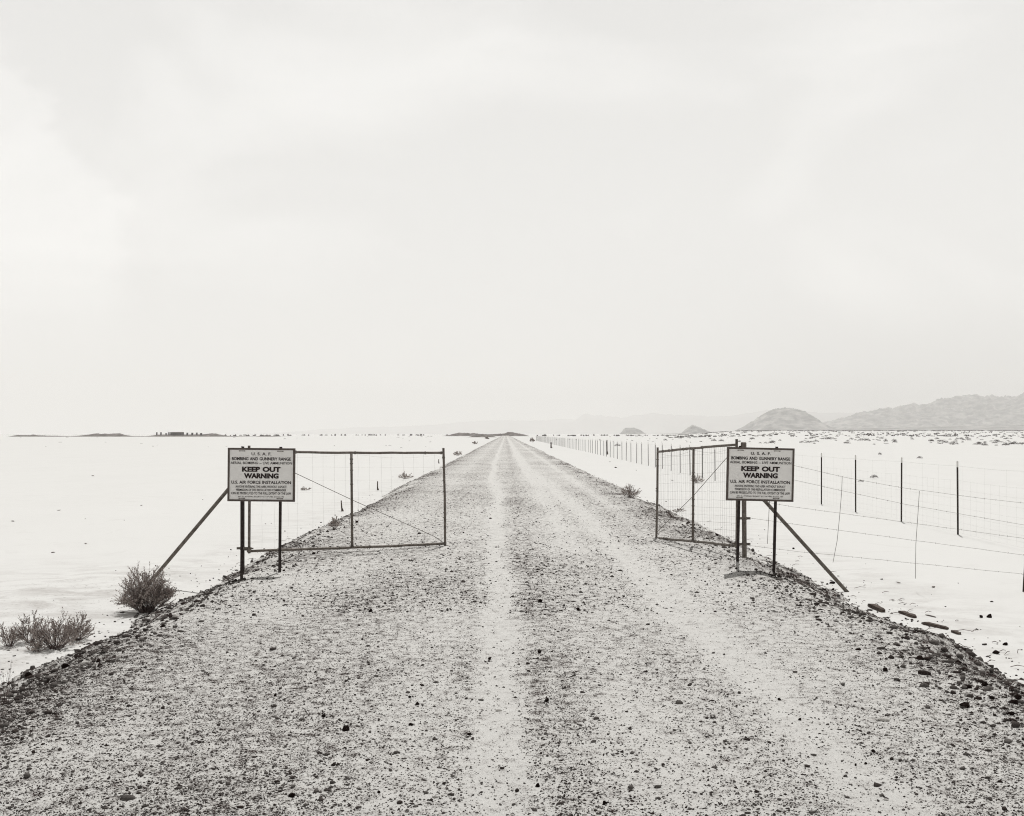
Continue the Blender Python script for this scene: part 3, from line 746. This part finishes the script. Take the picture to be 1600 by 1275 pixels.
# far scrub merged: too many and too small to count
V = []; F = []
def tufts(n, x0, x1, ya, yb, wr, hr):
    for i in range(n):
        y = 1 / rnd.uniform(1 / yb, 1 / ya); px = rnd.uniform(x0, x1); x = (px - 800) / FP * y; z = pz(x, y); w = rnd.uniform(*wr); h = rnd.uniform(*hr)
        for k in range(5):
            a = rnd.uniform(0, 6.28); cx, cy = x + rnd.gauss(0, w * .3), y + rnd.gauss(0, w * .3); n0 = len(V)
            V.extend([(cx - w * .3, cy - .2, z - .05), (cx + w * .3, cy + .2, z - .05), (cx + rnd.gauss(0, w * .1), cy, z + h)]); F.append((n0, n0 + 1, n0 + 2))
tufts(520, 1040, 1640, 1150, 1650, (1.5, 5), (.3, .8)); tufts(260, 1040, 1640, 520, 1200, (1.2, 3.5), (.3, .8))
tufts(34, 440, 700, 1100, 1500, (1, 3.5), (1.3, 2.4)); tufts(45, 840, 1040, 900, 1400, (1, 3), (.8, 1.8)); tufts(20, 320, 440, 900, 1300, (2, 4), (1.0, 2.0))
o = np_mesh('distant_scrub', np.array(V), np.array(F), M_farshrub); tag(o, 'thin dark line of distant scrub along the horizon', 'scrub', kind='stuff')

# ------------------------------------------------------------------ rocks, boards and debris
def rock_mesh(seed, flat=.7, name='rock', mat=None):
    import bmesh
    bm = bmesh.new(); bmesh.ops.create_icosphere(bm, subdivisions=3, radius=1)
    r = random.Random(seed); cuts = [(Vector((r.gauss(0, 1), r.gauss(0, 1), r.gauss(0, .8))).normalized(), r.uniform(.42, .85)) for _ in range(12)]
    for v_ in bm.verts:
        for n, d in cuts:
            k = v_.co.dot(n) - d
            if k > 0: v_.co -= n * k * .95
        c = v_.co; v_.co = c * (1 + .05 * math.sin(c.x * 7 + seed) * math.cos(c.y * 6 + c.z * 5)); v_.co.z *= flat
    me = bpy.data.meshes.new(name); bm.to_mesh(me); bm.free(); me.materials.append(mat or M_rock); return me
rocks = [rock_mesh(i, .55 + .08 * (i % 5)) for i in range(8)]
prock = [rock_mesh(30 + i, .45, 'clod', M_clod) for i in range(3)]
def rock(px, py, w, hr, label, group, pale=False, name='rock'):
    p = GG(px, py); s = w / FP * p.y / 2
    o = bpy.data.objects.new(name, rnd.choice(prock if pale else rocks)); link(o)
    o.location = p + Vector((0, 0, s * .25)); s *= .85; o.scale = (s, s * rnd.uniform(.7, 1), s * hr); o.rotation_euler = (rnd.uniform(-.2, .2), rnd.uniform(-.2, .2), rnd.uniform(0, 6.28))
    return tag(o, label, 'rock' if not pale else 'clod', group)
GRK = 'loose dark rocks on the road'
for a in [(840, 1230, 13, 1.3, 'round black stone near the bottom middle of the road'), (945, 1256, 14, 1.0, 'pointed dark stone at the bottom, right of the round black stone'),
          (854, 1096, 11, 1.3, 'dark double stone in the dark strip between the wheel tracks'), (540, 1141, 20, .8, 'wide flat dark rock left of the pale left wheel track'),
          (578, 956, 10, 1.1, 'dark stone on the left half of the road, level with the sign bases'), (904, 954, 9, 1.3, 'dark stone on the right half between the wheel tracks'),
          (844, 941, 11, 1.1, 'dark stone just right of the left wheel track, beside a smaller one'), (640, 1090, 9, 1.1, 'upper of two dark stones left of the left wheel track'),
          (652, 1101, 11, 1.1, 'lower of two dark stones left of the left wheel track'), (642, 1133, 13, .9, 'dark stone below the pair left of the left wheel track'),
          (843, 1020, 10, 1.0, 'dark stone in the middle strip in front of the gates'), (765, 1030, 10, .9, 'dark stone on the pale left wheel track'),
          (908, 1061, 7, 1.1, 'small dark stone right of the middle strip'), (430, 1087, 9, 1.0, 'dark stone on the left third of the road'),
          (506, 1120, 10, 1.0, 'dark stone up and left of the wide flat rock'), (455, 1245, 15, 1.0, 'dark stone at the bottom left of the road'),
          (734, 1148, 12, .9, 'dark stone at the edge of the pale left track, lower down'), (1218, 1094, 10, .9, 'dark stone right of the right wheel track'),
          (1250, 1125, 10, .9, 'dark speckled stone lower right of the right wheel track'), (592, 1239, 10, .9, 'dark stone at the bottom left of centre'),
          (1365, 1175, 11, .9, 'pointed dark stone at the lower right of the road'), (1337, 1196, 9, 1.0, 'left stone of a small dark group at the lower right'),
          (1353, 1194, 9, 1.0, 'right stone of a small dark group at the lower right'), (1401, 1216, 9, 1.0, 'dark stone below the small group at the lower right'),
          (493, 1051, 8, 1.0, 'small dark stone on the left road half above the middle'), (655, 834, 8, .9, 'small dark stone on the road under the left gate'),
          (724, 833, 6, 1, 'small dark stone beside the free end of the left gate')]:
    rock(*a, GRK)
GB = 'dark rocks along the right bank'
for a in [(1506, 1104, 24, .8, 'large angular black rock on the right bank'), (1590, 1092, 22, .9, 'dark rock at the right edge of the bank'), (1539, 1072, 18, .9, 'dark rock above the large angular one on the right bank'),
          (1584, 1099, 20, .8, 'wide dark rock at the right edge, below another'), (1580, 1117, 15, .8, 'small dark rock below the right edge rocks'), (1549, 1092, 16, .8, 'dark lump right of the large angular rock'),
          (1383, 1048, 15, .7, 'flat dark rock on the middle of the right bank'), (1546, 965, 13, 1.2, 'rounded dark rock on the white flat at the right, the right one of two'),
          (1533, 965, 13, .7, 'flat dark rock on the white flat at the right, the left one of two'), (1341, 1040 - 24, 12, .7, 'dark rock on the upper right bank'),
          (1571, 1008, 12, .9, 'dark weathered lump on the white flat near the right edge'), (1556, 1021, 17, .5, 'flat dark lump where the right bank meets the flat'),
          (1240, 858, 6, 1, 'small dark stone on the flat under the right sign'), (1300, 912, 12, .7, 'dark stone at the foot of the right gate brace')]:
    rock(*a, GB)
for i in range(46):
    side = rnd.random() < .6
    y = 1 / rnd.uniform(1 / 30, 1 / 6.2); u = rnd.uniform(2.9, 4.2) if side else -rnd.uniform(2.7, 3.9)
    x = u + road_c(y)
    if abs(x) > .55 * y: continue
    o = bpy.data.objects.new('rock', rnd.choice(rocks)); link(o); s = rnd.uniform(.02, .045)
    o.location = (x, y, gz(x, y) + s * .2); o.scale = (s, s * .8, s * rnd.uniform(.7, 1)); o.rotation_euler = (0, 0, rnd.uniform(0, 6.28))
    tag(o, 'small dark rock bedded in the gravel of the ' + ('right' if side else 'left') + ' bank', 'rock', 'small rocks in the ' + ('right' if side else 'left') + ' bank')
for a in [(83, 864, 9, .7, 'small dark clod alone on the left flat, lowest of all'), (134, 850, 8, .9, 'dark clod on the left flat, right of the lowest one'), (20, 815, 9, .6, 'flat dark clod near the left edge of the flat'),
          (92, 798, 8, .6, 'dark clod on the left flat above the two lowest'), (145, 744, 9, .4, 'flat dark smear of clods high on the left flat'), (221, 790, 5, .8, 'tiny dark clod between the clods and the left sign'),
          (133, 811, 4, .8, 'tiny dark clod in the middle of the left flat'), (194, 813, 3.5, 1, 'tiniest dark clod left of the gate brace'), (317, 781, 5, .5, 'tiny dark clod left of the left sign'),
          (84, 938, 3.5, 1, 'tiny dark clod above the left edge shrubs'), (962, 731, 8, .8, 'dark clod on the flat right of the road, below the fence'), (953, 722, 6, .4, 'flat clod above the dark clod right of the road'),
          (994, 735, 4, .6, 'tiny clod right of the dark clod by the road'), (1050, 761 - 10, 8, .4, 'flat dark chip seen through the right gate leaf'),
          (415, 819, 5, .8, 'small dark clod seen between the left sign posts'), (424, 818, 4, .8, 'smaller clod right of its twin between the left sign posts'),
          (1403, 911, 12, .4, 'flat dark tangle on the right flat below the fence stay'), (1459, 918, 12, .6, 'dark tangle on the right flat, right of the fence stay')]:
    rock(a[0], a[1], a[2] * .85, a[3], a[4], 'dark clods on the white flat', True, 'clod')

def board(p1, p2, thick, wpx, label, name='board'):
    a = GG(*p1); b = GG(*p2); d = b - a; L_ = d.length; w = wpx / FP * a.y
    a.z += w * .25; b.z += w * .25; d = b - a
    q = d.to_track_quat('X', 'Z').to_matrix()
    root = tag(empty(name, a), label, 'board', 'broken boards at the top of the right bank')
    m = MB(); r = random.Random(int(p1[0])); n = 6
    vs_ = []; fs = []
    for i in range(n + 1):
        x_ = L_ * i / n; e = 1 - .55 * (i == 0) - .40 * (i == n) - .22 * r.random()
        for (yy, zz) in ((-1, -.4), (1, -.45), (1.0, .45), (-.9, .5)):
            vs_.append(q @ Vector((x_ + r.uniform(-.004, .004), yy * w * .7 * e, zz * w * thick * e)))
    for i in range(n):
        for k in range(4): fs.append((i * 4 + k, i * 4 + (k + 1) % 4, i * 4 + 4 + (k + 1) % 4, i * 4 + 4 + k))
    fs += [(3, 2, 1, 0), (n * 4, n * 4 + 1, n * 4 + 2, n * 4 + 3)]
    m.add(vs_, fs); m.build('plank', M_wood, root)
board((1358, 947), (1380, 957), 1.1, 8, 'thick short broken board, upper one of three on the right bank')
board((1405, 957), (1430, 966), .8, 7, 'middle broken board of the three on the right bank')
board((1441, 975), (1481, 984), .9, 7, 'longest dark broken board on the right bank')
board((1487, 987), (1500, 992), .7, 6, 'small board fragment right of the longest board')
board((1446, 961), (1462, 965), .4, 3, 'thin pale board chip above the longest board')
# dry twigs lying about on the right bank (stuff: litter)
m = MB()
for i in range(240):
    y = 1 / rnd.uniform(1 / 26, 1 / 6.0); u = rnd.uniform(3.2, 4.9) if rnd.random() < .85 else -rnd.uniform(3.3, 4.3); x = u + road_c(y)
    L_ = rnd.uniform(.03, .15) * (2 if rnd.random() < .06 else 1); th = rnd.gauss(.1, .5); z = gz(x, y)
    p = Vector((x, y, z + .008)); q = p + Vector((math.cos(th) * L_, math.sin(th) * L_, 0)); q.z = gz(q.x, q.y) + rnd.uniform(.004, .03)
    m.tube([p, p.lerp(q, .5) + Vector((0, rnd.gauss(0, .01), .012)), q], [.003, .0035, .002], 4)
o = m.build('dry_twigs', M_stem); tag(o, 'dry twigs and straws littering both banks of the road', 'twigs', kind='stuff')

# ------------------------------------------------------------------ haze
m = MB(); m.box((0, 11500, 450), (50000, 27000, 904))
t = NT('haze_air'); t.t.nodes.remove(t.b)
pv = t.n('ShaderNodeVolumePrincipled'); pv.inputs['Density'].default_value = HAZE; pv.inputs['Color'].default_value = (.965, .96, .95, 1)
t.m.cycles.volume_sampling = 'DISTANCE'
t.L(pv.outputs[0], t.t.nodes['Material Output'].inputs['Volume'])
hz_ = m.build('haze', t.m); tag(hz_, kind='stuff')
hz_.visible_shadow = True
